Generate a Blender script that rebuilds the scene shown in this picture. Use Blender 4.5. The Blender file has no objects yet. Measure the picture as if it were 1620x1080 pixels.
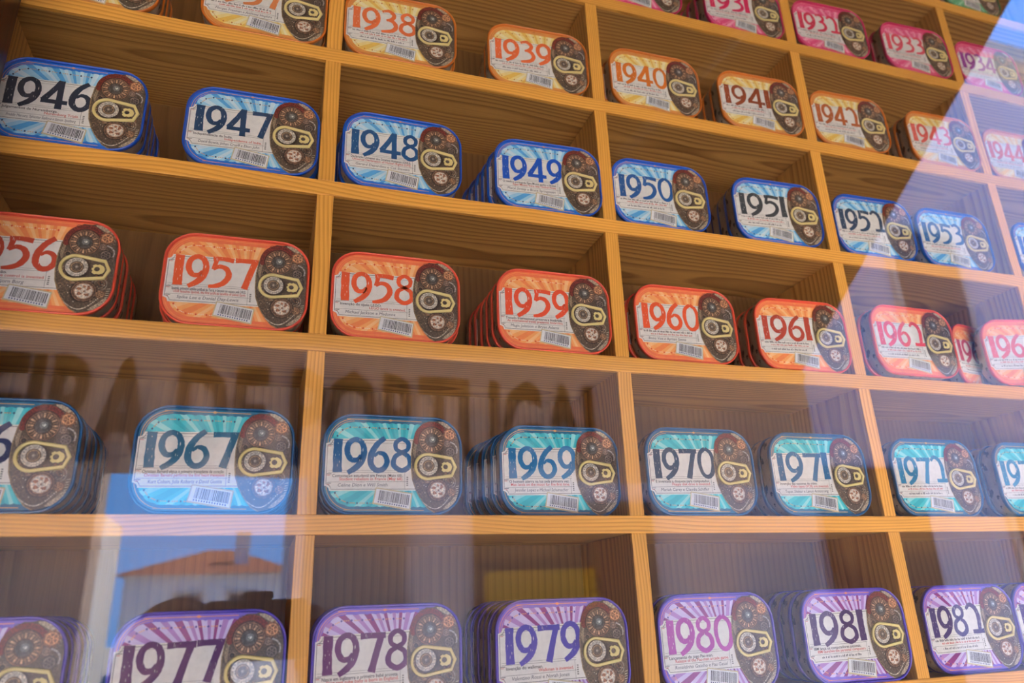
import bpy, math, random
from math import sin, cos, pi, sqrt, atan2, radians
random.seed(7)
C = bpy.context.scene.collection
SC = bpy.context.scene

# ------------------------------------------------------------------ camera, sky, sun, exposure
U = 0.135            # one shelf pitch in metres
Z0 = 2.341           # lifts the cabinet so that the street is z = 0
cd = bpy.data.cameras.new('camera'); cam = bpy.data.objects.new('camera', cd); C.objects.link(cam)
cam.location = (-0.02136, -0.53957, 1.60003)
cam.rotation_euler = (1.91913545, 0.03518425, -0.31616105)
cd.sensor_width = 36; cd.lens = 25.734; cd.clip_start = 0.02; cd.clip_end = 300
cd.dof.use_dof = True; cd.dof.focus_distance = 0.60; cd.dof.aperture_fstop = 6.0
SC.camera = cam

w = bpy.data.worlds.new('sky'); SC.world = w; w.use_nodes = True
nt = w.node_tree; nt.nodes.clear()
wo = nt.nodes.new('ShaderNodeOutputWorld'); bg = nt.nodes.new('ShaderNodeBackground')
tc = nt.nodes.new('ShaderNodeTexCoord'); sx = nt.nodes.new('ShaderNodeSeparateXYZ'); rp = nt.nodes.new('ShaderNodeValToRGB')
nt.links.new(tc.outputs['Generated'], sx.inputs[0]); nt.links.new(sx.outputs['Z'], rp.inputs[0])
rp.color_ramp.elements[0].position = 0.0; rp.color_ramp.elements[0].color = (0.17, 0.42, 0.95, 1)
rp.color_ramp.elements[1].position = 0.9; rp.color_ramp.elements[1].color = (0.03, 0.12, 0.45, 1)
e = rp.color_ramp.elements.new(0.3); e.color = (0.10, 0.34, 0.88, 1)
nt.links.new(rp.outputs[0], bg.inputs[0]); nt.links.new(bg.outputs[0], wo.inputs[0])
bg.inputs[1].default_value = 8.5

sd = bpy.data.lights.new('sun', 'SUN'); sun = bpy.data.objects.new('sun', sd); C.objects.link(sun)
sd.energy = 80.0; sd.angle = radians(0.53); sd.color = (1.0, 0.92, 0.80)
# light comes from the right along the street, a little from the far side
sun.rotation_euler = (0, radians(35), radians(-4)); sun.location = (5, -3, 9)

SC.view_settings.view_transform = 'Standard'; SC.view_settings.look = 'None'
SC.view_settings.gamma = 1.0; SC.view_settings.use_curve_mapping = False
SC.view_settings.exposure = 0.35
SC.cycles.max_bounces = 10; SC.cycles.transparent_max_bounces = 12; SC.cycles.diffuse_bounces = 5
SC.cycles.sample_clamp_indirect = 6.0; SC.cycles.caustics_reflective = False; SC.cycles.caustics_refractive = False

# ------------------------------------------------------------------ helpers
def lin(c):
    f = lambda v: (v/255/12.92) if v/255 <= .04045 else ((v/255+.055)/1.055)**2.4
    return tuple(f(v) for v in c)

def W3(X, Y, Z): return (X*U, Y*U, Z*U + Z0)      # shelf units -> metres

class MB:
    """collects polygons, each with a colour, into one mesh"""
    def __init__(s): s.v = []; s.f = []; s.c = []; s.sm = []
    def poly(s, pts, col=(1, 1, 1), smooth=False):
        b = len(s.v); s.v += [tuple(p) for p in pts]; s.f.append(list(range(b, b+len(pts)))); s.c.append(col); s.sm.append(smooth)
    def raw(s, vs, fs, col=(1, 1, 1), smooth=False):
        b = len(s.v); s.v += [tuple(p) for p in vs]
        for f in fs: s.f.append([i+b for i in f]); s.c.append(col); s.sm.append(smooth)
    def box(s, x0, x1, y0, y1, z0, z1, col=(1, 1, 1)):
        vs = [(x, y, z) for z in (z0, z1) for y in (y0, y1) for x in (x0, x1)]
        s.raw(vs, [(0, 2, 3, 1), (4, 5, 7, 6), (0, 1, 5, 4), (2, 6, 7, 3), (0, 4, 6, 2), (1, 3, 7, 5)], col)
    def loft(s, rings, col=(1, 1, 1), closed=True, smooth=True):
        n = len(rings[0]); vs = [p for r in rings for p in r]; fs = []
        for k in range(len(rings)-1):
            for i in range(n if closed else n-1):
                j = (i+1) % n
                fs.append((k*n+i, k*n+j, (k+1)*n+j, (k+1)*n+i))
        s.raw(vs, fs, col, smooth)
    def mesh(s, name, mat, colors=True):
        m = bpy.data.meshes.new(name); m.from_pydata(s.v, [], s.f); m.materials.append(mat)
        if colors:
            a = m.color_attributes.new('Col', 'FLOAT_COLOR', 'CORNER'); d = []
            for p, c in zip(m.polygons, s.c):
                d += [c[0], c[1], c[2], 1.0]*p.loop_total
            a.data.foreach_set('color', d)
        m.polygons.foreach_set('use_smooth', s.sm)
        m.update(); return m

def link(name, mesh, parent=None, loc=(0, 0, 0)):
    o = bpy.data.objects.new(name, mesh); C.objects.link(o); o.location = loc
    if parent: o.parent = parent
    return o
def empty(name, loc, label=None, cat=None, group=None, rz=0):
    o = bpy.data.objects.new(name, None); C.objects.link(o); o.location = loc; o.rotation_euler = (0, 0, rz)
    o.empty_display_size = .02
    if label: o['label'] = label
    if cat: o['category'] = cat
    if group: o['group'] = group
    return o
def boxobj(name, x0, x1, y0, y1, z0, z1, mat, parent=None, bev=0.0):
    cx, cy, cz = (x0+x1)/2, (y0+y1)/2, (z0+z1)/2
    mb = MB(); hx, hy, hz = (x1-x0)/2, (y1-y0)/2, (z1-z0)/2
    if bev <= 0: mb.box(-hx, hx, -hy, hy, -hz, hz)
    else:
        import bmesh
        mb.box(-hx, hx, -hy, hy, -hz, hz); m = mb.mesh(name, mat, False)
        bm = bmesh.new(); bm.from_mesh(m); bmesh.ops.bevel(bm, geom=bm.edges[:], offset=bev, segments=2, affect='EDGES', profile=.5)
        bm.to_mesh(m); bm.free(); return link(name, m, parent, (cx, cy, cz))
    return link(name, mb.mesh(name, mat, False), parent, (cx, cy, cz))

# ------------------------------------------------------------------ materials
class NT:
    def __init__(s, name):
        s.m = bpy.data.materials.new(name); s.m.use_nodes = True; s.t = s.m.node_tree; s.t.nodes.clear()
        s.out = s.n('ShaderNodeOutputMaterial')
    def n(s, t, **k):
        x = s.t.nodes.new(t)
        for a, b in k.items(): setattr(x, a, b)
        return x
    def l(s, a, b): s.t.links.new(a, b)
    def math(s, op, a, b=None, c=None):
        x = s.n('ShaderNodeMath', operation=op)
        for i, v in enumerate((a, b, c)):
            if v is None: continue
            if isinstance(v, (int, float)): x.inputs[i].default_value = v
            else: s.l(v, x.inputs[i])
        return x.outputs[0]
    def noise(s, vec, scale, detail=2, rough=.5):
        x = s.n('ShaderNodeTexNoise'); x.inputs['Scale'].default_value = scale
        x.inputs['Detail'].default_value = detail; x.inputs['Roughness'].default_value = rough
        if vec is not None: s.l(vec, x.inputs['Vector'])
        return x
    def ramp(s, fac, stops, interp='LINEAR'):
        x = s.n('ShaderNodeValToRGB'); cr = x.color_ramp; cr.interpolation = interp
        while len(cr.elements) < len(stops): cr.elements.new(.5)
        for el, (p, c) in zip(cr.elements, stops):
            el.position = p; el.color = (*c, 1) if len(c) == 3 else c
        s.l(fac, x.inputs[0]); return x.outputs[0]
    def mix(s, fac, a, b, mode='MIX'):
        x = s.n('ShaderNodeMix', data_type='RGBA', blend_type=mode)
        for i, v in ((0, fac), (6, a), (7, b)):
            if isinstance(v, (int, float)): x.inputs[i].default_value = v
            elif isinstance(v, tuple): x.inputs[i].default_value = (*v, 1)
            else: s.l(v, x.inputs[i])
        return x.outputs[2]
    def bsdf(s, col, rough=.5, metal=0, spec=.5, bump=None, bstr=.2, bdist=.001, coat=0):
        b = s.n('ShaderNodeBsdfPrincipled')
        if isinstance(col, tuple): b.inputs['Base Color'].default_value = (*col, 1)
        else: s.l(col, b.inputs['Base Color'])
        if isinstance(rough, (int, float)): b.inputs['Roughness'].default_value = rough
        else: s.l(rough, b.inputs['Roughness'])
        b.inputs['Metallic'].default_value = metal; b.inputs['Specular IOR Level'].default_value = spec
        b.inputs['Coat Weight'].default_value = coat; b.inputs['Coat Roughness'].default_value = .15
        if bump is not None:
            bn = s.n('ShaderNodeBump'); bn.inputs['Strength'].default_value = bstr; bn.inputs['Distance'].default_value = bdist
            s.l(bump, bn.inputs['Height']); s.l(bn.outputs[0], b.inputs['Normal'])
        s.l(b.outputs[0], s.out.inputs[0]); return b
    def obj(s): return s.n('ShaderNodeTexCoord').outputs['Object']

def plain(name, col, rough=.5, metal=0, spec=.5, coat=0, var=.12, scale=40):
    t = NT(name); v = t.obj(); nz = t.noise(v, scale, 3)
    c = t.mix(nz.outputs['Fac'], tuple(x*(1-var) for x in col), tuple(min(1, x*(1+var)) for x in col))
    t.bsdf(c, rough, metal, spec, coat=coat); return t.m

def wood(name, axis, light, mid, dark, freq=230, fibre=.25, rough=.45):
    """growth rings around a wandering pith line that runs along `axis`"""
    t = NT(name); v = t.obj(); oi = t.n('ShaderNodeObjectInfo')
    sp = t.n('ShaderNodeSeparateXYZ'); t.l(v, sp.inputs[0])
    rnd = oi.outputs['Random']
    if axis == 'X': g, a, b = sp.outputs['X'], sp.outputs['Y'], sp.outputs['Z']
    else: g, a, b = sp.outputs['Z'], sp.outputs['Y'], sp.outputs['X']
    gs = t.math('MULTIPLY_ADD', g, 1.0, t.math('MULTIPLY', rnd, 37.0))
    cv = t.n('ShaderNodeCombineXYZ'); t.l(gs, cv.inputs[0]); t.l(a, cv.inputs[1]); t.l(b, cv.inputs[2])
    mp = t.n('ShaderNodeMapping'); mp.inputs['Scale'].default_value = (3.2, 9, 9); t.l(cv.outputs[0], mp.inputs[0])
    n1 = t.noise(mp.outputs[0], 1.0, 2, .45)
    a0 = t.math('MULTIPLY_ADD', rnd, .07, -.02); 
    r2 = t.math('FRACT', t.math('MULTIPLY', rnd, 7.13))
    b0 = t.math('MULTIPLY_ADD', r2, .05, .022)
    da = t.math('SUBTRACT', a, a0); db = t.math('ADD', b, b0)
    r = t.math('SQRT', t.math('ADD', t.math('MULTIPLY', da, da), t.math('MULTIPLY', db, db)))
    r = t.math('ADD', r, t.math('MULTIPLY', n1.outputs['Fac'], .03))
    ph = t.math('FRACT', t.math('MULTIPLY', r, freq))
    ring = t.ramp(ph, [(0, (0, 0, 0)), (.38, (.08, .08, .08)), (.66, (.55, .55, .55)), (.88, (1, 1, 1)), (1, (0, 0, 0))])
    m2 = t.n('ShaderNodeMapping'); m2.inputs['Scale'].default_value = (14, 900, 900); t.l(cv.outputs[0], m2.inputs[0])
    n2 = t.noise(m2.outputs[0], 1.0, 2, .6)
    m3 = t.n('ShaderNodeMapping'); m3.inputs['Scale'].default_value = (2.5, 14, 14); t.l(cv.outputs[0], m3.inputs[0])
    n3 = t.noise(m3.outputs[0], 1.0, 2, .5)
    base = t.mix(n3.outputs['Fac'], mid, light)
    c = t.mix(t.math('MULTIPLY', ring, t.math('MULTIPLY_ADD', n3.outputs['Fac'], .9, .35)), base, dark)
    fb = t.ramp(n2.outputs['Fac'], [(.3, (1-fibre,)*3), (.7, (1, 1, 1))])
    c = t.mix(1.0, c, fb, 'MULTIPLY')
    tone = t.math('MULTIPLY_ADD', rnd, .16, .92)
    cc = t.n('ShaderNodeCombineColor')
    for i in range(3): t.l(tone, cc.inputs[i])
    c = t.mix(1.0, c, cc.outputs[0], 'MULTIPLY')
    t.bsdf(c, rough, 0, .35, bump=n2.outputs['Fac'], bstr=.15, bdist=.0004); return t.m

L_, M_, D_ = (.66, .345, .10), (.54, .262, .070), (.24, .085, .018)
LE, ME_, DE = (.93, .475, .098), (.84, .39, .066), (.60, .23, .034)  # same pine brightened; front light on the edges is put into the colour
wood_shelf = wood('pine_grain_across', 'X', L_, M_, D_, freq=240)
wood_post = wood('pine_grain_upright', 'Z', (.84, .45, .12), (.74, .37, .088), (.40, .15, .026), freq=230)  # lighter than the shelves: light from the left painted into the dividers
edge_shelf = wood('lit_edge_across', 'X', LE, ME_, DE, freq=420, fibre=.15, rough=.35)
edge_post = wood('lit_edge_upright', 'Z', LE, ME_, DE, freq=420, fibre=.15, rough=.35)
wood_back = wood('pine_back_board', 'Z', (.25, .122, .036), (.21, .098, .026), (.165, .073, .018), freq=150, fibre=.15)  # same pine darkened; interior shade is put into the back colour
mahog = wood('dark_window_wood', 'Z', (.12, .025, .012), (.085, .016, .008), (.03, .006, .004), freq=200, rough=.3)

def mat_print(name, rough=.38, grime=0.0, wrinkle=0.0, coat=.0):
    t = NT(name); at = t.n('ShaderNodeVertexColor', layer_name='Col'); v = t.obj(); c = at.outputs[0]
    n1 = t.noise(v, 260, 3)
    c = t.mix(1.0, c, t.ramp(n1.outputs['Fac'], [(.3, (.90,)*3), (.7, (1, 1, 1))]), 'MULTIPLY')
    if grime:
        n2 = t.noise(v, 800, 4, .75)
        c = t.mix(1.0, c, t.ramp(n2.outputs['Fac'], [(.38, (1-grime,)*3), (.50, (.88, .88, .88)), (.62, (1.7, 1.6, 1.45))]), 'MULTIPLY')
    t.bsdf(c, rough, 0, .45, bump=n1.outputs['Fac'] if wrinkle else None, bstr=wrinkle, bdist=.0003, coat=coat); return t.m
M_print = mat_print('lacquer_print', coat=.25)
M_paper = mat_print('ticket_paper', .55, wrinkle=.25)
M_gear = mat_print('gear_print', .4, grime=.50, coat=.2)
M_text = mat_print('ink', .5)
def mat_digit():
    t = NT('brush_ink'); at = t.n('ShaderNodeVertexColor', layer_name='Col'); v = t.obj()
    mp = t.n('ShaderNodeMapping'); mp.inputs['Scale'].default_value = (1500, 1, 260); mp.inputs['Rotation'].default_value = (0, .25, 0); t.l(v, mp.inputs[0])
    n1 = t.noise(mp.outputs[0], 1.0, 2, .5); n2 = t.noise(v, 300, 3)
    f = t.math('MULTIPLY', t.ramp(n1.outputs['Fac'], [(.64, (0, 0, 0)), (.68, (1, 1, 1))]), t.ramp(n2.outputs['Fac'], [(.50, (0, 0, 0)), (.56, (1, 1, 1))]))
    c = t.mix(f, at.outputs[0], lin((238, 234, 226)))
    t.bsdf(c, .5, 0, .4); return t.m
M_digit = mat_digit()
M_cream = plain('cream_enamel', lin((230, 211, 142)), .35, 0, .5, coat=.3, var=.06, scale=120)

def mat_tinbody():
    t = NT('printed_tin_side'); v = t.obj()
    n1 = t.noise(v, 120, 3, .6); n2 = t.noise(v, 900, 3, .6); n3 = t.noise(v, 45, 2)
    base = t.mix(n2.outputs['Fac'], lin((150, 134, 118)), lin((198, 182, 164)))
    base = t.mix(1.0, base, t.ramp(n3.outputs['Fac'], [(.3, (.8, .78, .76)), (.7, (1.05, 1.05, 1.05))]), 'MULTIPLY')
    motif = t.ramp(n1.outputs['Fac'], [(.575, (0, 0, 0)), (.60, (1, 1, 1))])
    c = t.mix(motif, base, lin((42, 34, 32)))
    t.bsdf(c, .42, .05, .5); return t.m
M_side = mat_tinbody()
M_dark = plain('dark_recess', (.03, .026, .024), .6)

# ------------------------------------------------------------------ the lacquered tin: shape
TW, TH, TR, TD = .7746*U, .5505*U, .165*U, .119*U        # width, height, corner radius, depth (m)
def rrect(inset, y, n=9, dz=0.0):
    w, h, r = TW/2-inset, TH/2-inset, max(TR-inset, .0005); P = []
    for sx_, sz_, a0 in ((1, 1, 0), (-1, 1, pi/2), (-1, -1, pi), (1, -1, 1.5*pi)):
        for k in range(n):
            a = a0 + (pi/2)*k/(n-1)
            P.append((sx_*(w-r)+r*cos(a), y, TH/2 + sz_*(h-r)+r*sin(a)))
    return P
u_ = U*.001*8
mb = MB(); mb.loft([rrect(.0011, .0032), rrect(.0009, TD*.55), rrect(.0011, TD-.0012), rrect(.0024, TD)]); mb.poly(rrect(.0024, TD)); mb.poly(rrect(.0011, .0032))
ME_body = mb.mesh('body', M_side, False)
def rim_mesh(mat):
    mb = MB()
    prof = [(.0011, .0040), (.0002, .0036), (0, .0028), (0, .0008), (.0003, .0002), (.0009, 0), (.0015, .0003), (.0018, .0010), (.0021, .0019), (.0024, .0021)]
    mb.loft([rrect(i, y) for i, y in prof]); return mb.mesh('rim', mat, False)
YL = .0020                                               # depth of the lid plate behind the rim front
def P(u, v, k=0): return (u*TW, YL - k*.00006, TH/2 + v*TW)   # lid artwork coordinates -> tin coordinates

def fan(mb, pts, col, k): mb.poly([P(a, b, k) for a, b in pts], col)
def ribbon(mb, path, width, col, k, closed=False):
    n = len(path); L = []; R = []
    for i in range(n):
        if closed: a, b = path[(i-1) % n], path[(i+1) % n]
        else: a, b = path[max(i-1, 0)], path[min(i+1, n-1)]
        dx, dy = b[0]-a[0], b[1]-a[1]; l = sqrt(dx*dx+dy*dy) or 1
        w_ = (width[i] if isinstance(width, (list, tuple)) else width)/2
        L.append(P(path[i][0]-dy/l*w_, path[i][1]+dx/l*w_, k)); R.append(P(path[i][0]+dy/l*w_, path[i][1]-dx/l*w_, k))
    vs = L+R; fs = []
    for i in range(n if closed else n-1):
        j = (i+1) % n; fs.append((i, j, n+j, n+i))
    mb.raw(vs, fs, col)
def arc(cx, cy, rx, ry, a0, a1, n): return [(cx+rx*cos(a0+(a1-a0)*i/n), cy+ry*sin(a0+(a1-a0)*i/n)) for i in range(n+1)]
def disc(mb, cx, cy, r, col, k, n=20, ry=None): fan(mb, arc(cx, cy, r, ry or r, 0, 2*pi*(n-1)/n, n-1), col, k)
def annulus(mb, cx, cy, r, wd, col, k, n=24): ribbon(mb, arc(cx, cy, r, r, 0, 2*pi*(n-1)/n, n-1), wd, col, k, True)
def gearpts(cx, cy, r, teeth, depth=.18):
    pts = []
    for i in range(teeth*4):
        a = 2*pi*i/(teeth*4); rr = r if (i % 4) in (0, 1) else r*(1-depth)
        pts.append((cx+rr*cos(a), cy+rr*sin(a)))
    return pts
def urr(inset, n=9):   # rounded outline of the lid in artwork units, same point count everywhere
    h = TH/TW/2-inset; w_ = .5-inset; r = TR/TW-inset; Q = []
    for sx_, sz_, a0 in ((1, 1, 0), (-1, 1, pi/2), (-1, -1, pi), (1, -1, 1.5*pi)):
        for k in range(n):
            a = a0+(pi/2)*k/(n-1); Q.append((sx_*(w_-r)+r*cos(a), sz_*(h-r)+r*sin(a)))
    return Q
def inside(u, v, inset):
    h = TH/TW/2-inset; w_ = .5-inset; r = TR/TW-inset
    au, av = abs(u), abs(v)
    if au > w_ or av > h: return False
    if au > w_-r and av > h-r: return (au-w_+r)**2+(av-h+r)**2 <= r*r
    return True

def lid_mesh(pal, mat):
    """plate colour, deep border, light field and its rays, lace edge, line and dots"""
    mb = MB(); fan(mb, urr(.014), pal['edge'], 0)
    cx, cy = .06, -.02; N = 176; rim_pts = []; cols = []
    for i in range(N):
        a = 2*pi*(i+.5)/N; lo, hi = 0, .8
        for _ in range(18):
            m = (lo+hi)/2
            if inside(cx+m*cos(a), cy+m*sin(a), pal.get('inset', .062)): lo = m
            else: hi = m
        sc = .007*abs(sin(i*pi/4)) if pal.get('lace', True) else 0
        rim_pts.append((cx+(lo+sc)*cos(a), cy+(lo+sc)*sin(a)))
    for i in range(N):
        deg = 360*(i+.5)/N; k = int(deg/4.5) % 4
        col = (pal['r1'], pal['r2'], pal['r1'], pal['r3'])[k]
        p, q = rim_pts[i-1] if i else rim_pts[-1], rim_pts[i]
        # keep wedge boundaries on exact angles
        fan(mb, [(cx, cy), p, q], col, 1)
    line = urr(.036)
    for seg in (line[9:18], line[18:27]): ribbon(mb, seg, .0042, pal['line'], 2)
    ribbon(mb, [line[17], (line[17][0]+.001, .10)], .0042, pal['line'], 2)
    top = TH/TW/2-.036
    ribbon(mb, [(-.34, top), (.2, top)], .0045, pal['line'], 2); ribbon(mb, [(-.34, -top), (.22, -top)], .0045, pal['line'], 2)
    fan(mb, [(-.05, top), (-.03, top+.009), (-.01, top), (-.03, top-.009)], pal['line'], 3)
    seg2 = urr(.050)[9:18]; ribbon(mb, seg2, .003, pal['line'], 2)
    dots = [(-.401, .193), (-.368, .237), (-.315, .259)]+[(-.249+.0695*i, .261) for i in range(6)]
    allp = dots+[(x, -y-.012) for x, y in dots]
    for i, (x, y) in enumerate(allp):
        fan(mb, [(x-.008, y), (x, y+.009), (x+.008, y), (x, y-.009)], pal['dot'], 2)
        if i % len(dots) < len(dots)-1:
            x2, y2 = allp[i+1]
            for t_ in (.3, .5, .7):
                px_, py_ = x+(x2-x)*t_, y+(y2-y)*t_
                fan(mb, [(px_-.006, py_), (px_, py_+.004), (px_+.006, py_), (px_, py_-.004)], pal['dot2'], 2)
    return mb.mesh('lid', mat)

def ticket_mesh():
    paper = lin((246, 242, 234)); ink = lin((96, 92, 86)); red = lin((200, 90, 80)); mb = MB()
    def outline(i):
        x0, x1, y0, y1, r = -.476+i, .165, -.192+i, .172-i, .034
        a = [(x0, y0+r), (x0, y1-r)]
        a += [(x0+r*sin(t), y1-r*cos(t)) if False else (x0+r*cos(-pi/2+t), y1+r*sin(-pi/2+t)) for t in (0, pi/8, pi/4, 3*pi/8, pi/2)]
        a += [(x1, y1+.016), (x1, y0+.010)]
        a += [(x0+r*cos(pi/2-t), y0+r*sin(pi/2-t)) for t in (pi/2, 3*pi/8, pi/4, pi/8, 0)]
        return a
    k = 7
    fan(mb, outline(0), paper, k)
    o = outline(.011); ribbon(mb, [o[8]]+o[9:]+o[1:8], .0035, ink, k+1)
    for y, c, wd in ((.142, ink, .0016), (-.052, ink, .0016), (-.066, ink, .002), (-.132, ink, .002)):
        ribbon(mb, [(-.455, y), (.09, y+.012)], wd, c, k+1)
    ribbon(mb, [(.078, -.055), (.080, -.178)], .002, ink, k+1)
    for y in (.128, -.075, -.140):
        ribbon(mb, [(-.462, y), (-.43, y)], .004, lin((70, 66, 62)), k+1); ribbon(mb, [(-.462, y-.009), (-.44, y-.009)], .004, red, k+1)
    for j in range(5): ribbon(mb, [(.092, -.09-.014*j), (.104, -.09-.014*j)], .008, lin((120, 116, 106)), k+1)
    return mb.mesh('ticket', M_paper)

def barcode_mesh(seed):
    rnd = random.Random(seed); mb = MB(); k = 10
    TL, TRr, BR, BL = (-.122, -.166), (.132, -.203), (.119, -.320), (-.142, -.276)
    def q(s, t): 
        return (TL[0]*(1-s)*(1-t)+TRr[0]*s*(1-t)+BR[0]*s*t+BL[0]*(1-s)*t, TL[1]*(1-s)*(1-t)+TRr[1]*s*(1-t)+BR[1]*s*t+BL[1]*(1-s)*t)
    edge = []
    def side(a, b, n):
        for i in range(n):
            for f, d in ((0, 0), (.5, .0055)):
                t_ = (i+f)/n; x = a[0]+(b[0]-a[0])*t_; y = a[1]+(b[1]-a[1])*t_
                dx, dy = b[0]-a[0], b[1]-a[1]; l = sqrt(dx*dx+dy*dy); edge.append((x+dy/l*-d*-1*-1, y-dx/l*-d*-1*-1))
    side(TL, TRr, 22); side(TRr, BR, 10); side(BR, BL, 22); side(BL, TL, 10)
    fan(mb, edge, lin((214, 200, 160)), k)
    fan(mb, [q(.02, .05), q(.98, .05), q(.98, .93), q(.02, .93)], lin((250, 250, 250)), k+1)
    s = .12
    while s < .93:
        wd = rnd.choice((.007, .011, .017, .022)); fan(mb, [q(s, .12), q(s+wd, .12), q(s+wd, .74), q(s, .74)], lin((38, 40, 46)), k+2); s += wd+rnd.choice((.009, .012, .018))
    for i in range(13):
        s = .12+.062*i; fan(mb, [q(s, .79), q(s+.03, .79), q(s+.03, .88), q(s, .88)], lin((60, 80, 130)), k+2)
    return mb.mesh('barcode_stamp', M_print)

# gear artwork ------------------------------------------------------------------
def plate_mesh():
    mb = MB(); k = 12
    left = [(.30, .325), (.25, .325), (.215, .306), (.186, .277), (.155, .225), (.136, .17), (.124, .07), (.126, -.036), (.135, -.11), (.158, -.174), (.185, -.225), (.217, -.272), (.25, -.31), (.296, -.336)]
    right = [q for q in urr(.020)[27:] if q[0] > .34 and q[1] > -.336] + [q for q in urr(.020)[:9] if q[0] > .30]
    fan(mb, left+right, lin((86, 74, 63)), k)
    ribbon(mb, left[3:], .007, lin((150, 128, 96)), k+1)
    # pale worn paper at the upper and lower right corners
    for seg in (urr(.030)[2:8], urr(.030)[29:34]): ribbon(mb, seg, [.004]+[.030]*(len(seg)-2)+[.004], lin((172, 158, 138)), k+1)
    ribbon(mb, [(.158, .19), (.148, .10), (.150, .05)], [.01, .026, .01], lin((150, 132, 110)), k+1)
    rnd = random.Random(3)
    tones = [(112, 88, 70), (92, 76, 66), (136, 112, 92), (74, 64, 60), (124, 84, 62), (150, 136, 120)]
    for i in range(46):                       # clutter of half hidden little wheels
        x = rnd.uniform(.15, .46); y = rnd.uniform(-.31, .10 if x < .2 else .30)
        if not inside(x, y, .05) or (x-.13) < .9*max(0, -y-.12) or x < .135+.3*max(0, y-.1): continue
        r = rnd.uniform(.012, .034); c1 = lin(rnd.choice(tones)); c2 = lin(rnd.choice(tones))
        if i % 2: fan(mb, gearpts(x, y, r, rnd.randint(8, 14), .2), c1, k+1+(i%5)*.15); disc(mb, x, y, r*.5, lin((46, 38, 34)), k+1.8, 10)
        annulus(mb, x, y, r*.78, r*.14, c2, k+1.9, 14); disc(mb, x, y, r*.18, c2, k+2, 6)
    for i in range(34):
        x = rnd.uniform(.17, .45); y = rnd.uniform(-.31, -.10)
        if inside(x, y, .04) and (x-.14) > .9*max(0, -y-.12): disc(mb, x, y, rnd.uniform(.0018, .004), lin((214, 204, 186)), k+2.1, 5)
    for i in range(9): ribbon(mb, [(.452-.03*(i/9)**2, -.15-.016*i), (.472-.035*(i/9)**2, -.146-.016*i)], .005, lin((190, 180, 160)), k+2)
    for i in range(26):                       # beaded chain near the pointed end
        t_ = i/25; x = .215+.20*t_; y = -.268-.052*sin(pi*t_)+.055*t_*t_
        disc(mb, x, y, .0035+.002*rnd.random(), lin((205, 196, 180)), k+2, 6)
    for i in range(18):
        x = .165+.28*rnd.random(); y = -.24+.12*rnd.random(); annulus(mb, x, y, .012+.014*rnd.random(), .004, lin((120, 100, 82)), k+1, 12)
    for i in range(14):
        x = .37+.09*rnd.random(); y = -.12+.35*rnd.random(); annulus(mb, x, y, .012+.016*rnd.random(), .004, lin((112, 98, 90)), k+1, 12)
    annulus(mb, .402, -.118, .047, .007, lin((150, 140, 128)), k+2); annulus(mb, .402, -.118, .030, .006, lin((130, 116, 100)), k+2)
    ribbon(mb, arc(.405, .115, .058, .058, -.4, 1.5, 10), .010, lin((165, 160, 158)), k+2)
    # red band over the clock
    ribbon(mb, arc(.273, .183, .113, .118, radians(196), radians(30), 22), [.016]+[.038]*21+[.02], lin((116, 44, 38)), k+3)
    ribbon(mb, arc(.273, .183, .098, .102, radians(196), radians(30), 22), .004, lin((60, 30, 26)), k+4)
    return mb.mesh('gear_plate', M_gear)
def dial_mesh():
    mb = MB(); k = 18; cx, cy = .273, .183
    disc(mb, cx, cy, .096, lin((62, 50, 42)), k, 32); annulus(mb, cx, cy, .090, .006, lin((140, 104, 82)), k+1, 32)
    disc(mb, cx, cy, .085, lin((98, 78, 64)), k+1, 32)
    for i in range(24):
        a = 2*pi*i/24; c_, s_ = cos(a), sin(a); r0, r1 = .052, .082
        wd = .010 if i % 2 == 0 else .0055
        ribbon(mb, [(cx+c_*r0, cy+s_*r0), (cx+c_*r1, cy+s_*r1)], wd, lin((196, 158, 128)) if i % 2 == 0 else lin((158, 122, 98)), k+2)
    annulus(mb, cx, cy, .050, .005, lin((70, 52, 44)), k+3, 28)
    disc(mb, cx, cy, .046, lin((78, 76, 74)), k+3, 24); disc(mb, cx+.004, cy+.004, .024, lin((126, 130, 130)), k+4, 16); disc(mb, cx+.006, cy+.006, .010, lin((190, 196, 196)), k+5, 10)
    ribbon(mb, [(cx, cy-.005), (cx+.006, cy+.016)], .003, lin((30, 28, 26)), k+6)
    return mb.mesh('clock_dial', M_gear)
def gear_mesh(cx, cy, r, teeth, col, col2, k=17):
    mb = MB(); fan(mb, gearpts(cx, cy, r, teeth), col, k); annulus(mb, cx, cy, r*.62, r*.16, col2, k+1, 18)
    for i in range(6):
        a = i*pi/3; ribbon(mb, [(cx+cos(a)*r*.15, cy+sin(a)*r*.15), (cx+cos(a)*r*.6, cy+sin(a)*r*.6)], r*.12, col2, k+1)
    disc(mb, cx, cy, r*.2, col2, k+2, 10); disc(mb, cx, cy, r*.09, lin((30, 24, 22)), k+3, 8)
    return mb.mesh('gear_wheel', M_gear)
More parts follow.
